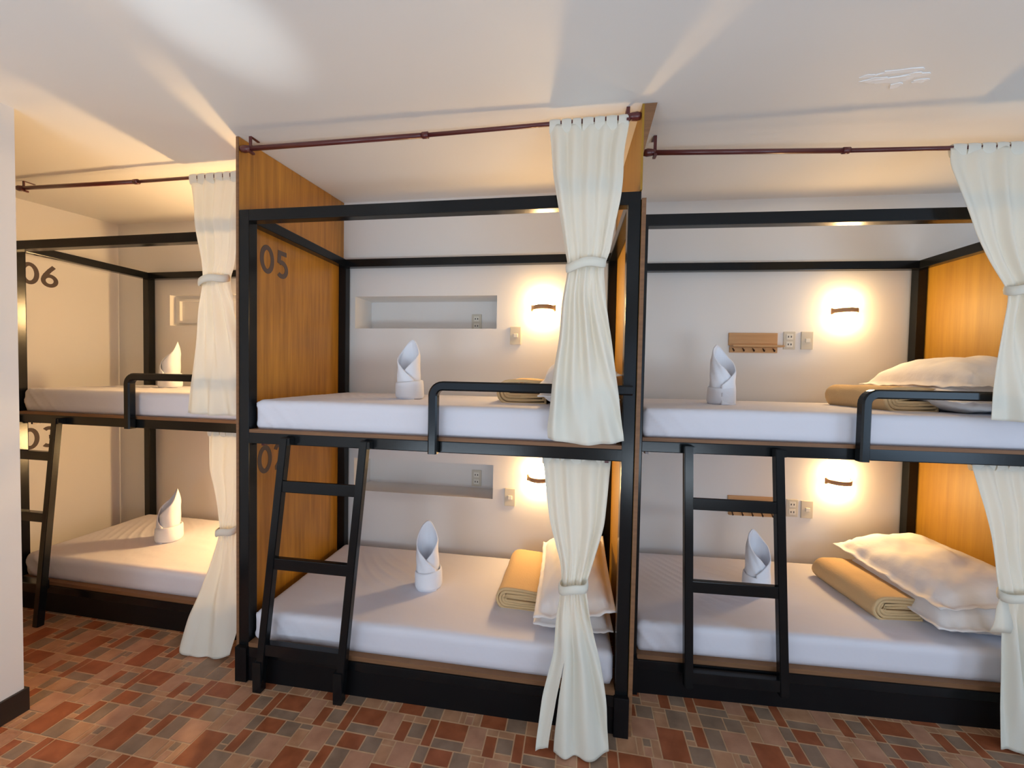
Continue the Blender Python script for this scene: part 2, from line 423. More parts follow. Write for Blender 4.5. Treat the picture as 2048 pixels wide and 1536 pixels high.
# wooden partitions
def panel_mesh(bm, b, x0, x1, y0, y1, z0, top):
    for_top = [(x, y) for y in (y0, y1) for x in (x0, x1)]
    vs = [bm.verts.new((x, y, z0)) for x, y in for_top] + [bm.verts.new((x, y, (bceil(b, x, y) - .002 if top is None else top))) for x, y in for_top]
    for f in [(0, 2, 3, 1), (4, 5, 7, 6), (0, 1, 5, 4), (2, 6, 7, 3), (0, 4, 6, 2), (1, 3, 7, 5)]:
        bm.faces.new([vs[i] for i in f])
t = thing('partition_panel', 'C', (0, 0, 0), 'brown plywood partition numbered 05 and 02 at the left of the middle bunk', 'partition')
bm = bmesh.new(); panel_mesh(bm, 'C', -0.0145, -0.0015, 0.002, WC - .001, 0.0, None); obj('board', bm, M_PLY, t)
bm = bmesh.new(); panel_mesh(bm, 'C', -0.0150, -0.0012, -0.002, 0.002, 0.0, None); obj('edge_strip', bm, M_EDGE, t)
number('05', lambda u, v, d: (-0.0015 + d, 0.132 + u, 2.083 + v), 0.155, 0.116, t, 'grey painted number 05')
number('02', lambda u, v, d: (-0.0015 + d, 0.117 + u, 1.003 + v), 0.155, 0.116, t, 'grey painted number 02')
bm = bmesh.new()
t = thing('partition_panel', 'C', (0, 0, 0), 'golden plywood partition between the middle bunk and the bunk with hook shelves', 'partition')
bm = bmesh.new(); panel_mesh(bm, 'C', LEN + .0015, LEN + .0185, -0.004, WC - .001, 0.0, 2.318); obj('board', bm, M_PLYR, t)
bm = bmesh.new(); panel_mesh(bm, 'C', LEN + .0012, LEN + .0188, -0.008, -0.004, 0.0, 2.318); obj('edge_strip', bm, M_EDGE, t)
bm = bmesh.new(); panel_mesh(bm, 'C', LEN - .0075, LEN + .001, -0.008, WC - .001, ZT + .003, None); obj('upper_board', bm, M_PLYR, t)
bm = bmesh.new()                                   # tapered wedge under the ceiling, its dark wood tone standing in for shade
pts = [(LEN + .0012, 2.50), (LEN + .052, bceil('C', LEN, -.01) - .002), (LEN + .0012, bceil('C', LEN, -.01) - .002)]
a_ = [bm.verts.new((x, -.008, z)) for x, z in pts]; b_ = [bm.verts.new((x, .10, min(z, bceil('C', LEN, .1)))) for x, z in pts]
bm.faces.new(a_); bm.faces.new(b_[::-1])
for k in range(3): bm.faces.new((a_[k], b_[k], b_[(k + 1) % 3], a_[(k + 1) % 3]))
bmesh.ops.recalc_face_normals(bm, faces=bm.faces); obj('wedge', bm, M_EDGE, t)
t = thing('partition_panel', 'R', (0, 0, 0), 'bright yellow plywood partition behind the pillows at the far end', 'partition')
bm = bmesh.new(); panel_mesh(bm, 'R', LEN + .0015, LEN + .018, -0.028, WR - .001, 0.0, 2.335); obj('board', bm, M_PLYR, t)
number('06', lambda u, v, d: (-0.335 + d, 0.236 + u, 2.148 + v), 0.160, 0.114, wlb, 'grey painted number 06')
number('03', lambda u, v, d: (-0.335 + d, 0.224 + u, 0.948 + v), 0.160, 0.114, wlb, 'grey painted number 03')

# ------------------------------------------------------------------ ladders
def ladder(b, label, lt, rt, lb, rb, yt, yb, zbot, rungs, deep, foot):
    zt_ = ZM - .012; w, dpt = 0.040, 0.034
    t = thing('bunk_ladder', b, ((lb + rb) / 2, yb, 0), label, 'ladder', group='black metal bunk ladders')
    ox, oy = (lb + rb) / 2, yb
    P = lambda x, y, z: (x - ox, y - oy, z)
    X = lambda a, c, z: c + (a - c) * (z - zbot) / (zt_ - zbot)
    Y = lambda z: yb + (yt - yb) * (z - zbot) / (zt_ - zbot)
    for a, c in ((lt, lb), (rt, rb)):
        bm = bmesh.new(); bar(bm, P(c, yb, zbot), P(a, yt, zt_), w, dpt, up=(0, -1, 0)); o = obj('side_rail', bm, M_BLACK, t)
        bm = bmesh.new()
        B(bm, a - ox + w / 2 - .002, a - ox + w / 2 + .010, yt - oy - .014, -oy + .0, zt_ - .035, zt_ - .002)
        obj('hook', bm, M_BLACK, t)
    for i, z in enumerate(rungs):
        d_ = deep if i == len(rungs) - 1 else 0.036
        bm = bmesh.new(); y = Y(z)
        B(bm, X(lt, lb, z) - ox + w / 2 - .004, X(rt, rb, z) - ox - w / 2 + .004, y - oy - dpt / 2 + .002, min(y - oy - dpt / 2 + d_, -.026 - oy), z - .055, z, bev=.003)
        obj('rung', bm, M_BLACK, t)
    if foot:
        for c, a in ((lb, lt), (rb, rt)):
            bm = bmesh.new(); B(bm, c - ox - w / 2 - .002, c - ox + w / 2 + .002, -dpt / 2 - .002, dpt / 2 + .0, 0, 0.15, bev=.003); obj('foot', bm, M_BLACK, t)
    return t
ladder('C', 'black ladder leaning on the middle bunk below its cream upper curtain', .274, .683, .158, .580, -.022, -.052, 0.02, (1.035, .660, .238), .06, True)
ladder('R', 'black ladder in front of the towel on the lower bed with hook shelf', .173, .577, .199, .627, -.022, -.048, 0.09, (.997, .603, .168), .04, False)
ladder('L', 'black ladder standing at the bunk beside the foreground white wall', .005, .418, .012, .430, -.022, -.130, 0.0, (1.035, .665, .25), .06, False)

# ------------------------------------------------------------------ mattresses
def soft_box(bm, x0, x1, y0, y1, z0, z1, r, seed, nx=170, ny=80, nzv=10, amp=0.004):
    cx, cy, cz = (x0 + x1) / 2, (y0 + y1) / 2, (z0 + z1) / 2
    hx, hy, hz = (x1 - x0) / 2, (y1 - y0) / 2, (z1 - z0) / 2
    cache = {}
    def V(i, j, k):
        key = (i, j, k)
        if key in cache: return cache[key]
        p = Vector((-hx + 2 * hx * i / nx, -hy + 2 * hy * j / ny, -hz + 2 * hz * k / nzv))
        q = Vector((max(-hx + r, min(hx - r, p.x)), max(-hy + r, min(hy - r, p.y)), max(-hz + r, min(hz - r, p.z))))
        d = p - q
        n_ = d.normalized() if d.length > 1e-9 else Vector((0, 0, 1))
        if d.length > 1e-9: p = q + n_ * min(r, d.length if d.length < r else r)
        w = nz(p.x, p.y * 1.6, p.z * 2 + seed, 3.0) * 0.6 + nz(p.x * 1.2 + p.y * 4, p.y * 2 - p.x, seed, 4.0) * 0.4
        a = amp * (0.2 if k == 0 else 1.0)
        # pulled creases on the front face near the corners
        if n_.y < -0.5:
            s = math.exp(-((p.x + hx) / 0.25) ** 2) + 0.5 * math.exp(-((p.x - hx) / 0.3) ** 2)
            w += 1.6 * s * max(0, math.sin(60 * (p.x + 0.9 * p.z) + seed)) ** 3
        if n_.z > 0.5:
            s = math.exp(-(((p.x + hx * .55) / 0.28) ** 2 + ((p.y - .1) / 0.22) ** 2))
            w += 1.5 * s * max(0, math.sin(95 * (p.x * .8 + .75 * p.y + .04 * math.sin(9 * p.x)) + seed)) ** 4
        p = p + n_ * (a * w)
        if k == 0: p.z = -hz
        cache[key] = bm.verts.new((cx + p.x, cy + p.y, cz + p.z)); return cache[key]
    for i in range(nx):
        for j in range(ny):
            bm.faces.new((V(i, j, nzv), V(i + 1, j, nzv), V(i + 1, j + 1, nzv), V(i, j + 1, nzv)))
            bm.faces.new((V(i, j, 0), V(i, j + 1, 0), V(i + 1, j + 1, 0), V(i + 1, j, 0)))
    for k in range(nzv):
        for i in range(nx):
            bm.faces.new((V(i, 0, k), V(i + 1, 0, k), V(i + 1, 0, k + 1), V(i, 0, k + 1)))
            bm.faces.new((V(i, ny, k), V(i, ny, k + 1), V(i + 1, ny, k + 1), V(i + 1, ny, k)))
        for j in range(ny):
            bm.faces.new((V(0, j, k), V(0, j, k + 1), V(0, j + 1, k + 1), V(0, j + 1, k)))
            bm.faces.new((V(nx, j, k), V(nx, j + 1, k), V(nx, j + 1, k + 1), V(nx, j, k + 1)))
ZLU, ZUU = ZM + .016, 1.416
ZLL, ZUL = ZB + .022, 0.338
def mattress(b, up, x0, x1, y1, seed, label):
    z0, z1 = (ZLU, ZUU) if up else (ZLL, ZUL)
    y0 = 0.026 if up else 0.020
    bm = bmesh.new(); soft_box(bm, x0, x1, y0, y1, z0 - w_of(b, (0, 0, 0)).z, z1, 0.032, seed)
    for v in bm.verts: v.co.z -= z0
    o = obj('mattress', bm, M_SHEET, smooth=True)
    place(o, b, (0, 0, z0)); return tag(o, label, 'mattress', 'white sheeted mattresses')
mattress('C', 1, .062, 1.846, .838, 1.3, 'white sheeted mattress on the upper bed of the middle bunk numbered 05')
mattress('C', 0, .062, 1.846, .838, 7.1, 'white sheeted mattress on the lower bed of the middle bunk')
mattress('R', 1, -.03, 1.848, .838, 2.9, 'white sheeted mattress on the upper bed below a wooden hook shelf')
mattress('R', 0, -.03, 1.848, .838, 5.2, 'white sheeted mattress on the lower bed behind the upright ladder with three rungs')
mattress('L', 1, .058, 1.846, .778, 4.4, 'white sheeted mattress on the upper bed beside wall number 06')
mattress('L', 0, .058, 1.846, .778, 9.3, 'white sheeted mattress on the lower bed beside wall number 03')

# ------------------------------------------------------------------ towels (rolled into upright cones)
def towel_parts(t, mirror=1):
    bm = bmesh.new(); H = 0.34; nu, nv = 64, 22; rows = []
    def pt(tt, v, inner):
        a = PI / 2 + mirror * tt * PI * 1.28          # back of the cone at +y
        front = abs(tt)
        top = H * (1 - 0.22 * (front / .36) ** 1.9 if front < .36 else (0.78 - 0.30 * (front - .36) / .42 if front < .78 else 0.48 - .16 * (front - .78) / .22))
        z = v * top
        base = 0.062 + 0.006 * tt
        r = base * (1.02 - 0.10 * (z / H)) + (0.004 if tt > 0 else 0.0)
        if z / H > 0.72: r *= 1 - 0.36 * ((z / H - 0.72) / 0.28) ** 1.3
        r += 0.0018 * math.sin(5 * a + 14 * v) + .002 * nz(a * 2, z * 14, 2.0)
        lean = 0.012 * (z / H) ** 2
        return (math.cos(a) * r * 1.06 - lean * mirror, math.sin(a) * r * 0.9 + lean, z)
    P = [[pt(-1 + 2 * i / nu, j / nv, 0) for i in range(nu + 1)] for j in range(nv + 1)]
    grid_surf(bm, P)
    o = obj('towel_wrap', bm, M_TOWEL, t, smooth=True)
    md = o.modifiers.new('thick', 'SOLIDIFY'); md.thickness = 0.006; md.offset = -1
    bm = bmesh.new(); rows = []; n = 48
    prof = [(0.058, 0.0), (0.074, .004), (0.079, .018), (0.0785, .045), (0.078, .075), (0.076, .094), (0.0715, .101), (0.066, .096), (0.062, .085)]
    for r, z in prof:
        rows.append([(math.cos(2 * PI * k / n) * (r + .002 * math.sin(2 * PI * k / n * 3 + z * 30)) * 1.04, math.sin(2 * PI * k / n) * r * .92, z + (.007 * math.sin(2 * PI * k / n * 1.0 + 1.1) if z > .06 else 0)) for k in range(n)])
    V = grid_surf(bm, rows, True); bm.faces.new(V[0][::-1])
    obj('towel_cuff', bm, M_TOWEL, t, smooth=True)
G = 'white towels folded into upright cones'
t1 = thing('folded_towel', 'C', (.722, .40, ZUU), 'white cone-folded towel on the upper bed below the long recessed shelf', 'towel', math.radians(-12), G)
towel_parts(t1, 1)
dup(t1, 'white cone-folded towel on the lower bed of the middle bunk, right of its ladder', 'C', (.848, .40, ZUL), math.radians(8), (.95, .95, 1.08))
dup(t1, 'white cone-folded towel on the upper bed beside wall number 06', 'L', (.578, .53, ZUU), math.radians(-38), (1, 1, 1.02))
dup(t1, 'white cone-folded towel on the lower bed beside wall number 03', 'L', (.732, .39, ZUL), math.radians(-34), (1.1, 1.1, 1.04))
t2 = thing('folded_towel', 'R', (.500, .43, ZUU), 'white cone-folded towel on the upper bed touching the view of a hook shelf', 'towel', math.radians(32), G)
t2['label'] = 'white cone-folded towel on the upper bed just left of a wooden hook shelf'
towel_parts(t2, -1)
t2.scale = (1, 1, 1.02)
dup(t2, 'white cone-folded towel behind the rungs of the ladder on the hook-shelf bunk', 'R', (.735, .44, ZUL), math.radians(26), (.95, .95, .98))

# ------------------------------------------------------------------ pillows
def pillow_mesh(seed, a=.33, c=.24, T=.15):
    bm = bmesh.new(); n = 44
    def pt(i, j, s):
        u, v = -1 + 2 * i / n, -1 + 2 * j / n
        ui, vi = min(1, abs(u) / .90), min(1, abs(v) / .87)
        th = T * (max(0, 1 - ui ** 3.4) * max(0, 1 - vi ** 3.0)) ** .48
        th *= 1 + .22 * nz(u * 2, v * 2, seed)
        fl = max(abs(u) - .9, abs(v) - .87, 0)
        x = a * u * (1 - .05 * (1 - v * v) * -1 * .6) ; y = c * v * (1 - .03 * (1 - u * u))
        zc = .012 * nz(u * 1.7, v * 1.7, seed + 5) + (.012 * nz(u * 6, v * 6, seed + 9) if (abs(u) > .8 or abs(v) > .8) else 0)
        wr = .004 * nz(u * 7 + v * 3, v * 6, seed + 3) * (1 if th > .01 else .3)
        return (x, y, zc + (s * (.62 if s > 0 else .38)) * th + s * .0025 + wr)
    for s in (1, -1):
        P = [[pt(i, j, s) for i in range(n + 1)] for j in range(n + 1)]
        grid_surf(bm, P if s > 0 else [r[::-1] for r in P])
    bmesh.ops.remove_doubles(bm, verts=bm.verts, dist=.0004)
    # close the rim
    bs = [e for e in bm.edges if e.is_boundary]
    try: bmesh.ops.bridge_loops(bm, edges=bs)
    except Exception: pass
    return bm
def pillow(b, p, rot, seed, label, dims=(.34, .24, .17)):
    o = obj('pillow', pillow_mesh(seed, *dims), M_PILLOW, smooth=True)
    o.matrix_world = bay_mat(b) @ Matrix.Translation(p) @ Matrix.Rotation(rot[2], 4, 'Z') @ Matrix.Rotation(rot[1], 4, 'Y') @ Matrix.Rotation(rot[0], 4, 'X')
    return tag(o, label, 'pillow', 'white flanged pillows')
D = math.radians
pillow('R', (1.60, .385, ZUL + .075), (0, 0, D(90)), 1.0, 'white pillow under another beside the beige blanket on the lower bed', (.335, .245, .19))
pillow('R', (1.625, .425, ZUL + .195), (D(-9), D(-2), D(92)), 2.0, 'white pillow topmost on the lower bed against the bright yellow panel', (.345, .26, .16))
pillow('R', (1.63, .40, ZUU + .060), (0, 0, D(90)), 3.0, 'white pillow under another on the upper bed beneath the guard rail', (.34, .23, .15))
pillow('R', (1.675, .41, ZUU + .150), (D(-5), D(0), D(90)), 4.0, 'white pillow topmost on the upper bed against the bright yellow panel', (.34, .215, .21))
pillow('C', (1.665, .42, ZUL + .058), (0, 0, D(90)), 5.0, 'white pillow beneath another behind the lower curtain of the middle bunk', (.34, .185, .14))
pillow('C', (1.670, .41, ZUL + .160), (D(-10), D(-4), D(90)), 6.0, 'white pillow on top of another behind the lower curtain of the middle bunk', (.36, .19, .16))
pillow('C', (1.665, .40, ZUU + .055), (0, 0, D(90)), 7.0, 'white pillow beneath another behind the upper curtain of the middle bunk', (.34, .185, .14))
pillow('C', (1.670, .41, ZUU + .150), (D(-8), D(-3), D(90)), 8.0, 'white pillow on top of another behind the upper curtain of the middle bunk', (.36, .19, .16))

# ------------------------------------------------------------------ folded blankets
def blanket_mesh(w=.25, l=.46, h=.085, seed=0):
    """folded fleece: a flat spiral of cloth seen at its end, swept along y"""
    bm = bmesh.new(); prof = []
    turns = [(0, 1.0), (.35 * h / 2, .80), (.66 * h / 2, .62), (.90 * h / 2, .5)]
    for ins, k in turns:
        hh = h / 2 - ins
        n = 9
        r = hh
        prof += [(w - .004 - ins * .8, hh)] if ins else [(w, hh * .86)]
        prof += [(w * .5, hh * 1.03), (r + .02, hh)]
        prof += [(r + ins * 1.1 + math.cos(PI / 2 + PI * i / n) * r, math.sin(PI / 2 + PI * i / n) * hh) for i in range(n + 1)]
        prof += [(w * .5, -hh), (w - .012 - ins * .6, -hh * .97)]
    # outline of the thick spiral: one layer path with thickness by solidify
    ny = 40; rows = []
    for j in range(ny + 1):
        y = l * j / ny
        e = .004 * math.sin(9 * y + seed)
        rows.append([(x + e + .004 * nz(x * 8, y * 8, seed), y + .006 * nz(x * 20, z * 20, seed), h / 2 + z + .004 * nz(x * 9, y * 9, seed + 4) * (1 if z > 0 else 0)) for x, z in prof])
    grid_surf(bm, rows)
    return bm
def blanket(b, p, rz, label, seed, dims=(.25, .46, .085)):
    t = thing('folded_blanket', b, p, label, 'blanket', rz, 'beige folded blankets')
    o = obj('fleece', blanket_mesh(*dims, seed), M_BLANKET, t, smooth=True)
    md = o.modifiers.new('thick', 'SOLIDIFY'); md.thickness = dims[2] * .148; md.offset = -1
    return t
bl = blanket('C', (1.275, .275, ZUL + .004), D(-3), 'beige folded blanket on the lower bed beside the curtain of the middle bunk', 1.0, (.26, .46, .09))
bm = bmesh.new(); B(bm, .20, .245, -.010, -.004, .004, .018); o = obj('care_label', bm, M_TAGW, bl); o['label'] = 'small white care label'
blanket('R', (1.205, .215, ZUL + .004), D(3), 'beige folded blanket beside the pillows on the lower bed with hook shelf', 2.0, (.235, .44, .098))
blanket('R', (1.235, .24, ZUU + .004), D(2), 'beige folded blanket beside the pillows on the upper bed, behind the guard rail', 3.0, (.25, .42, .105))
blanket('C', (1.262, .31, ZUU + .004), D(0), 'beige folded blanket behind the guard rail of the middle bunk', 4.0, (.25, .42, .105))

# ------------------------------------------------------------------ curtain rods
def rod(b, x0, x1, z0, z1, y, label, kink, brackets):
    t = thing('curtain_rod', b, (x0, y, z0), label, 'curtain rod', group='maroon curtain rods')
    xm = x0 + (x1 - x0) * kink; zm = z0 + (z1 - z0) * kink - .006
    P = lambda x, z, dy=0: (x - x0, dy, z - z0)
    bm = bmesh.new(); tube(bm, [P(x0, z0), P(xm, zm)], .0115); obj('rod_tube', bm, M_ROD, t, True)
    bm = bmesh.new(); tube(bm, [P(xm - .01, zm), P(x1, z1)], .0092); obj('inner_tube', bm, M_ROD, t, True)
    bm = bmesh.new(); tube(bm, [P(xm - .016, zm), P(xm + .012, zm)], .0145); obj('collar', bm, M_ROD, t, True)
    for x, z, s in ((x0, z0, 1), (x1, z1, -1)):
        if (s > 0) not in brackets: continue
        bm = bmesh.new(); tube(bm, [P(x - s * .004, z), P(x + s * .012, z), P(x + s * .03, z), P(x + s * .05, z)], [.014, .018, .016, .012]); obj('finial', bm, M_ROD, t, True)
        bx = x + s * .048; top = bceil(b, bx, y) - z
        bm = bmesh.new(); B(bm, bx - x0 - .007, bx - x0 + .007, -.004, .001, z - z0 - .02, z - z0 + top + .001)
        B(bm, bx - x0 - .007, bx - x0 + .007, -.016, .018, z - z0 - .022, z - z0 - .012)
        B(bm, bx - x0 - .007, bx - x0 + .007, -.004, .05, z - z0 + top - .002, z - z0 + top + .001)
        obj('bracket', bm, M_ROD, t)
    return t
rod('C', 0.006, 1.892, 2.648, 2.668, .012, 'maroon curtain rod above the middle bunk numbered 05', .50, (True, False))
rod('R', -0.060, 1.895, 2.648, 2.606, .012, 'maroon curtain rod above the bunk with hook shelves', .46, (True, False))
rod('L', 0.075, 1.890, 2.680, 2.662, .012, 'maroon curtain rod above the bunk beside wall number 06', .5, (True,))
for b, x0, lab in (('C', .06, 'thin maroon rod under the upper bed of the middle bunk'), ('R', -.03, 'thin maroon rod under the upper bed with hook shelf'), ('L', .06, 'thin maroon rod under the upper bed beside wall number 03')):
    t = thing('curtain_rod', b, (x0, .075, 1.205), lab, 'curtain rod', group='maroon curtain rods')
    bm = bmesh.new(); tube(bm, [(0, 0, 0), (LEN - .055 - x0, 0, 0)], .008); obj('rod_tube', bm, M_ROD, t, True)
    for k in (.03, LEN - .11 - x0):
        bm = bmesh.new(); B(bm, k - .008, k + .008, -.026, .010, -.024, .0); obj('bracket', bm, M_ROD, t)

# ------------------------------------------------------------------ curtains
def curtain(b, rows, rod_y, rod_z, tie, nf, seed, label, hem=0.0, tail=0, split=0.0, ntab=7):
    """rows = (z, x left, x right, y) from top to bottom; tie = index of the gathered row"""
    x0 = (rows[0][1] + rows[0][2]) / 2; oy = rows[0][3]; oz = rows[-1][0]
    t = thing('curtain', b, (x0, oy, oz), label, 'curtain', group='cream tied curtains')
    rnd = random.Random(seed)
    zs = [r[0] for r in rows]
    def at(z):
        for r, s in zip(rows, rows[1:]):
            if s[0] <= z <= r[0]:
                k = (r[0] - z) / (r[0] - s[0]); return [r[i] + (s[i] - r[i]) * k for i in range(4)]
        return list(rows[-1] if z < rows[-1][0] else rows[0])
    def smooth_at(z):
        acc = [0, 0, 0, 0]; ws = 0
        for d, w_ in ((-.03, 1), (0, 2), (.03, 1)):
            zz = max(zs[-1], min(zs[0], z + d)); r = at(zz)
            for i in range(4): acc[i] += r[i] * w_
            ws += w_
        return [a / ws for a in acc]
    NU, NV = 150, 90; ph = rnd.random() * 6; ztie = rows[tie][0]
    P = []
    for j in range(NV + 1):
        z = zs[0] - .012 - (zs[0] - .012 - zs[-1]) * j / NV
        _, xl, xr, yc = smooth_at(z)
        near = math.exp(-((z - ztie) / .10) ** 2)
        topk = max(0, 1 - (zs[0] - z) / .10); low = max(0, (ztie - z) / max(.1, ztie - zs[-1]))
        row = []
        for i in range(NU + 1):
            s = i / NU
            A = (.011 + .006 * low) * (1 - .45 * near) * (1 - .6 * topk)
            f = nf * (1 - .40 * low)
            w1 = nz(s * 2.2 + ph, z * .9, seed); w2 = nz(s * nf * 1.3, z * .7 + ph, seed + 7)
            y = yc + A * (.55 + .9 * abs(w1)) * math.sin(2 * PI * f * s + ph + 2.6 * w1 + .5 * z) + A * 1.3 * w2 + A * .35 * near * math.sin(2 * PI * 9 * s + ph)
            y += -.018 * near * math.sin(PI * s) - (.02 * low * math.sin(PI * s))
            x = xl + (xr - xl) * (s + .006 * math.sin(2 * PI * f * s + ph + 1.2)) + .006 * nz(z * 5, s * 2, seed)
            zz = z
            if j > NV - 8: zz = z + hem * (-(math.sin(PI * s)) + .5) * (j - NV + 8) / 8
            if split and z < .36:
                k = (.36 - z) / .36
                if i <= 36: x -= split * k * (i / 36); y -= .02 * k; zz += .05 * k * k * (i / 36 - .4)
                else: x += split * .5 * k * (NU - i) / (NU - 36)
            row.append((x - x0, y - oy, max(zz, .006) - oz))
        P.append(row)
    bm = bmesh.new()
    grid_surf(bm, P)
    bm.faces.index_update()
    if split:
        bm.verts.ensure_lookup_table(); bm.faces.ensure_lookup_table()
        bmesh.ops.delete(bm, geom=[f for f in bm.faces if f.index % NU == 36 and f.calc_center_median().z + oz < .35], context='FACES_ONLY')
    o = obj('drape', bm, M_CURT, t, smooth=True)
    md = o.modifiers.new('thick', 'SOLIDIFY'); md.thickness = .0014
    # gathered heading: loops of cloth round the rod
    _, xl, xr, _ = rows[0]; n = ntab; bm = bmesh.new()
    cuts = [0] + sorted((k + .25 * (rnd.random() - .5)) / n for k in range(1, n)) + [1]
    for a, c in zip(cuts, cuts[1:]):
        xa, xb = xl + (xr - xl) * a + .003, xl + (xr - xl) * c - .003
        rowsH = []
        for q in range(6):
            x = xa + (xb - xa) * q / 5; bul = .002 * math.sin(PI * q / 5)
            rowsH.append([(x - x0, rod_y - oy + (.0125 + bul) * math.cos(2 * PI * k / 18), rod_z - oz + (-.008 if math.sin(2 * PI * k / 18) < 0 else 0) + (.014 + bul + (.024 if math.sin(2 * PI * k / 18) < 0 else 0)) * math.sin(2 * PI * k / 18)) for k in range(18)])
        grid_surf(bm, rowsH, True)
    bmesh.ops.recalc_face_normals(bm, faces=bm.faces)
    obj('heading', bm, M_CURT, t, smooth=True)
    # tie back
    z, xl, xr, yc = rows[tie]; cx, hw = (xl + xr) / 2, (xr - xl) / 2 + .006; bm = bmesh.new(); n = 40; rr = []
    for (dz, e) in ((-.020, -.002), (-.017, .004), (0, .006), (.017, .004), (.020, -.002)):
        rr.append([(cx - x0 + math.cos(2 * PI * k / n) * (hw + e), yc - .012 - oy + math.sin(2 * PI * k / n) * (.040 + e), z - oz + dz + .010 * math.cos(2 * PI * k / n) + .005 * math.sin(6 * PI * k / n)) for k in range(n)])
    grid_surf(bm, rr, True); bmesh.ops.recalc_face_normals(bm, faces=bm.faces)
    o = obj('tie_back', bm, M_CURT, t, smooth=True); md = o.modifiers.new('thick', 'SOLIDIFY'); md.thickness = .003
    if tail:
        bm = bmesh.new(); sx = xl - x0
        Pq = [[(sx - .004 - .045 * k / 6 + .035 * q * (.3 + k / 6), yc - oy - .02 + .006 * math.sin(k), z - oz - .17 * k / 6) for q in range(3)] for k in range(7)]
        grid_surf(bm, Pq); o2 = obj('tie_tail', bm, M_CURT, t, smooth=True); md = o2.modifiers.new('thick', 'SOLIDIFY'); md.thickness = .002
    return t
CU = [(2.664, 1.51, 1.848, .012), (2.526, 1.523, 1.832, -.015), (2.38, 1.54, 1.82, -.058), (2.295, 1.553, 1.811, -.065), (2.171, 1.581, 1.79, -.065), (2.069, 1.598, 1.777, -.065), (2.023, 1.609, 1.75, -.065), (1.883, 1.589, 1.764, -.065), (1.718, 1.574, 1.79, -.065), (1.53, 1.549, 1.821, -.065), (1.324, 1.535, 1.85, -.065), (1.290, 1.542, 1.853, -.065)]
CL = [(1.204, 1.506, 1.817, .075), (1.058, 1.529, 1.801, .025), (.922, 1.551, 1.785, 0.0), (.752, 1.602, 1.738, -.03), (.668, 1.608, 1.712, -.045), (.54, 1.594, 1.734, -.055), (.369, 1.581, 1.776, -.075), (.201, 1.537, 1.808, -.100), (.012, 1.517, 1.819, -.130)]
LU = [(2.661, 1.36, 1.754, .012), (2.511, 1.405, 1.758, -.019), (2.38, 1.455, 1.76, -.058), (2.30, 1.48, 1.76, -.065), (2.126, 1.522, 1.723, -.065), (2.05, 1.531, 1.692, -.065), (1.913, 1.494, 1.732, -.065), (1.698, 1.47, 1.77, -.065), (1.479, 1.436, 1.801, -.065), (1.312, 1.415, 1.826, -.065)]
LL = [(1.204, 1.407, 1.72, .075), (.97, 1.475, 1.73, .009), (.779, 1.569, 1.74, -.025), (.662, 1.62, 1.725, -.046), (.452, 1.567, 1.747, -.062), (.188, 1.477, 1.783, -.100), (.012, 1.46, 1.775, -.140)]
RU = [(2.622, 1.268, 1.88, .012), (2.526, 1.242, 1.821, -.015), (2.38, 1.255, 1.73, -.058), (2.30, 1.28, 1.71, -.065), (2.192, 1.317, 1.669, -.065), (2.083, 1.373, 1.638, -.065), (1.973, 1.44, 1.607, -.065), (1.943, 1.447, 1.618, -.065), (1.809, 1.433, 1.652, -.065), (1.676, 1.418, 1.687, -.065), (1.542, 1.409, 1.722, -.065), (1.408, 1.41, 1.747, -.065)]
RL = [(1.204, 1.47, 1.831, .075), (.993, 1.475, 1.782, .013), (.818, 1.487, 1.727, -.019), (.653, 1.496, 1.676, -.046), (.47, 1.495, 1.688, -.061), (.296, 1.491, 1.69, -.080), (.167, 1.469, 1.693, -.100), (.012, 1.455, 1.70, -.125)]
rz_ = lambda x, x0, x1, z0, z1: z0 + (z1 - z0) * (x - x0) / (x1 - x0)
curtain('C', CU, .012, 2.663, 6, 5, 1, 'cream curtain tied above the guard rail of the middle bunk', hem=.018)
curtain('C', CL, .075, 1.205, 4, 4, 2, 'long cream curtain tied at the lower bed of the middle bunk, reaching the floor', hem=.03, split=.014)
curtain('L', LU, .012, 2.667, 5, 5, 3, 'cream curtain tied at the upper bed beside wall number 06', hem=.006)
curtain('L', LL, .075, 1.205, 3, 3, 4, 'cream curtain tied at the lower bed beside wall number 03, flaring onto the floor', hem=.03)
curtain('R', RU, .012, 2.618, 6, 5, 5, 'cream curtain swept aside at the upper bed by the bright yellow panel', hem=.006, ntab=11)
curtain('R', RL, .075, 1.205, 3, 5, 6, 'cream curtain tied at the lower bed by the bright yellow panel', tail=1)

# ------------------------------------------------------------------ wall lamps
def sconce_parts(t, glass):
    bm = bmesh.new(); n, m_ = 20, 14; rows = []
    for j in range(m_ + 1):
        v = -PI / 2 + PI * j / m_
        rr = max(.0, math.cos(v)) ** .75
        rows.append([(math.cos(PI + PI * i / n) * .062 * rr, math.sin(PI + PI * i / n) * .068 * rr - .006, math.sin(v) * .088) for i in range(n + 1)])
    grid_surf(bm, rows); bmesh.ops.recalc_face_normals(bm, faces=bm.faces)
    obj('glass_shade', bm, glass, t, smooth=True)
    bm = bmesh.new(); rows = []
    for (dr, z) in ((.002, -.016), (.010, -.013), (.010, .013), (.002, .016)):
        rows.append([(math.cos(PI + PI * i / n) * (.064 + dr) * (1.12 if i in (0, n) else 1), math.sin(PI + PI * i / n) * (.068 + dr) - .006, z * (1.5 if i in (0, n) else 1)) for i in range(n + 1)])
    grid_surf(bm, rows); bmesh.ops.recalc_face_normals(bm, faces=bm.faces)
    o = obj('metal_band', bm, M_BAND, t, smooth=True); md = o.modifiers.new('thick', 'SOLIDIFY'); md.thickness = .002
    bm = bmesh.new(); B(bm, -.035, .035, -.006, 0, -.06, .06, bev=.002); obj('back_plate', bm, M_BAND, t)
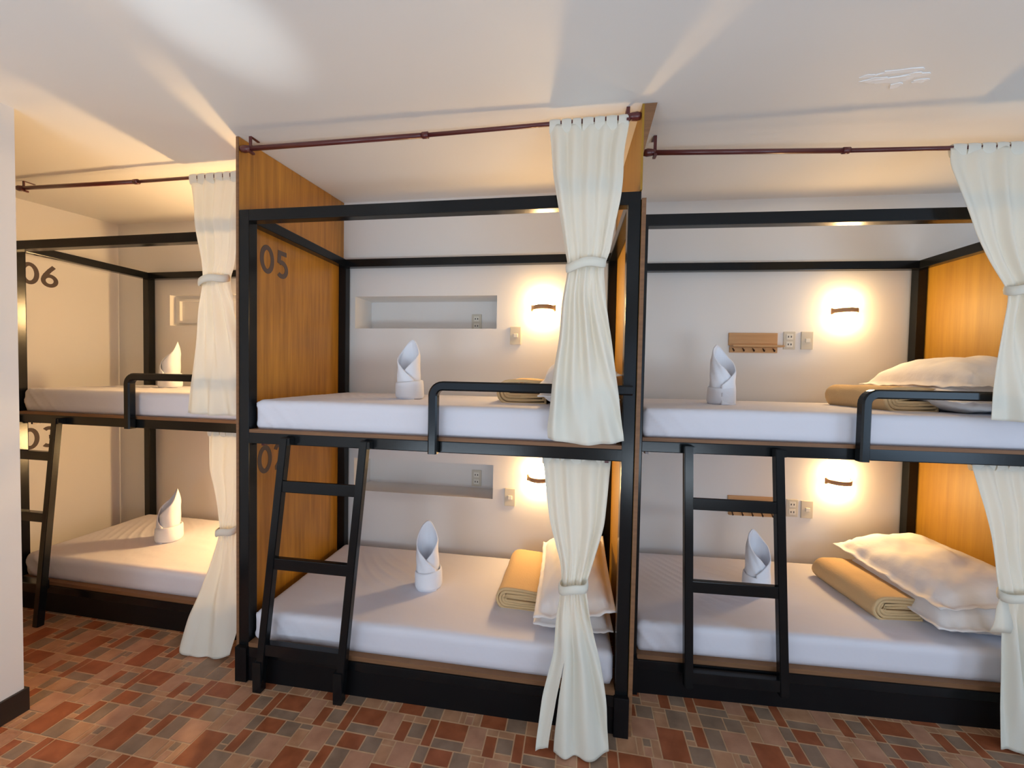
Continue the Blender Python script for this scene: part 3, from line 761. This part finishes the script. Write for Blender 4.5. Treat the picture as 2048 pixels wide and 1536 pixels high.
GL = 'glowing half-round wall lamps'
s1 = thing('wall_lamp', 'C', (1.442, WC, 2.010), 'lit wall lamp right of the upper recessed shelf', 'lamp', group=GL); sconce_parts(s1, M_GLOW)
dup(s1, 'lit wall lamp half hidden by the lower curtain of the middle bunk', 'C', (1.437, WC, .866))
dup(s1, 'lit wall lamp above the pillows of the upper bed with hook shelf', 'R', (1.457, WR, 2.030))
dup(s1, 'lit wall lamp above the blanket of the lower bed with hook shelf', 'R', (1.463, WR, .880))
s2 = thing('wall_lamp', 'L', (1.44, WL, 2.015), 'lit wall lamp hidden behind the brown partition over the upper bed', 'lamp', group=GL); sconce_parts(s2, M_GLOW_L)
dup(s2, 'lit wall lamp hidden behind the brown partition over the lower bed', 'L', (1.44, WL, .87))

# ------------------------------------------------------------------ sockets and switches
def socket_parts(t):
    bm = bmesh.new(); B(bm, -.037, .037, -.009, 0, -.06, .06, bev=.003); obj('face_plate', bm, M_PLATE, t)
    for dz in (.026, -.026):
        bm = bmesh.new(); B(bm, -.021, .021, -.0115, -.008, dz - .019, dz + .019, bev=.002); s = obj('socket', bm, M_PLATE2, t)
        bm = bmesh.new()
        for dx in (-.009, .009): B(bm, dx - .003, dx + .003, -.0122, -.011, dz - .006, dz + .006)
        obj('slots', bm, M_HOLE, s)
def switch_parts(t):
    bm = bmesh.new(); B(bm, -.037, .037, -.010, 0, -.06, .06, bev=.003); obj('face_plate', bm, M_PLATE, t)
    bm = bmesh.new(); B(bm, -.012, .016, -.0165, -.009, -.013, .013, bev=.003); obj('rocker', bm, M_PLATE2, t)
GS, GW = 'ivory wall sockets', 'ivory lamp switches'
NB = WC + .235
k1 = thing('wall_socket', 'C', (.930, NB, 1.945), 'ivory double socket inside the upper recessed shelf', 'socket', group=GS); socket_parts(k1)
dup(k1, 'ivory double socket inside the lower recessed shelf', 'C', (.949, NB, .776))
dup(k1, 'ivory double socket right of the upper wooden hook shelf', 'R', (1.120, WR, 1.830))
dup(k1, 'ivory double socket right of the lower wooden hook shelf', 'R', (1.180, WR, .680))
k2 = thing('light_switch', 'C', (1.257, WC, 1.826), 'ivory switch below left of the lamp by the upper recessed shelf', 'switch', group=GW); switch_parts(k2)
dup(k2, 'ivory switch beside the lower recessed shelf of the middle bunk', 'C', (1.240, WC, .723))
dup(k2, 'ivory switch next to the socket over the upper bed with hook shelf', 'R', (1.232, WR, 1.831))
dup(k2, 'ivory switch next to the socket over the lower bed with hook shelf', 'R', (1.275, WR, .675))

# ------------------------------------------------------------------ hook shelves
def rack_parts(t):
    bm = bmesh.new(); B(bm, -.158, .158, -.012, 0, -.018, .068, bev=.002); obj('back_board', bm, M_SHELF, t)
    bm = bmesh.new(); B(bm, -.150, .178, -.062, -.0125, -.030, -.018, bev=.002); obj('shelf_board', bm, M_SHELF, t)
    bm = bmesh.new(); B(bm, -.150, .156, -.018, 0, -.068, -.0305, bev=.002); obj('hook_board', bm, M_SHELF, t)
    for x in (-.134, -.069, -.004, .061, .126):
        bm = bmesh.new(); tube(bm, [(x, -.018, -.040), (x, -.030, -.046), (x, -.032, -.056), (x, -.040, -.060), (x, -.044, -.050)], .0035, 8); obj('hook', bm, M_HOOK, t, True)
r1 = thing('hook_shelf', 'R', (.884, WR, 1.812), 'pine hook shelf on the wall above the upper bed towel', 'hook shelf', group='pine hook shelves'); rack_parts(r1)
dup(r1, 'pine hook shelf on the lower wall, seen behind the ladder', 'R', (.915, WR, .680))
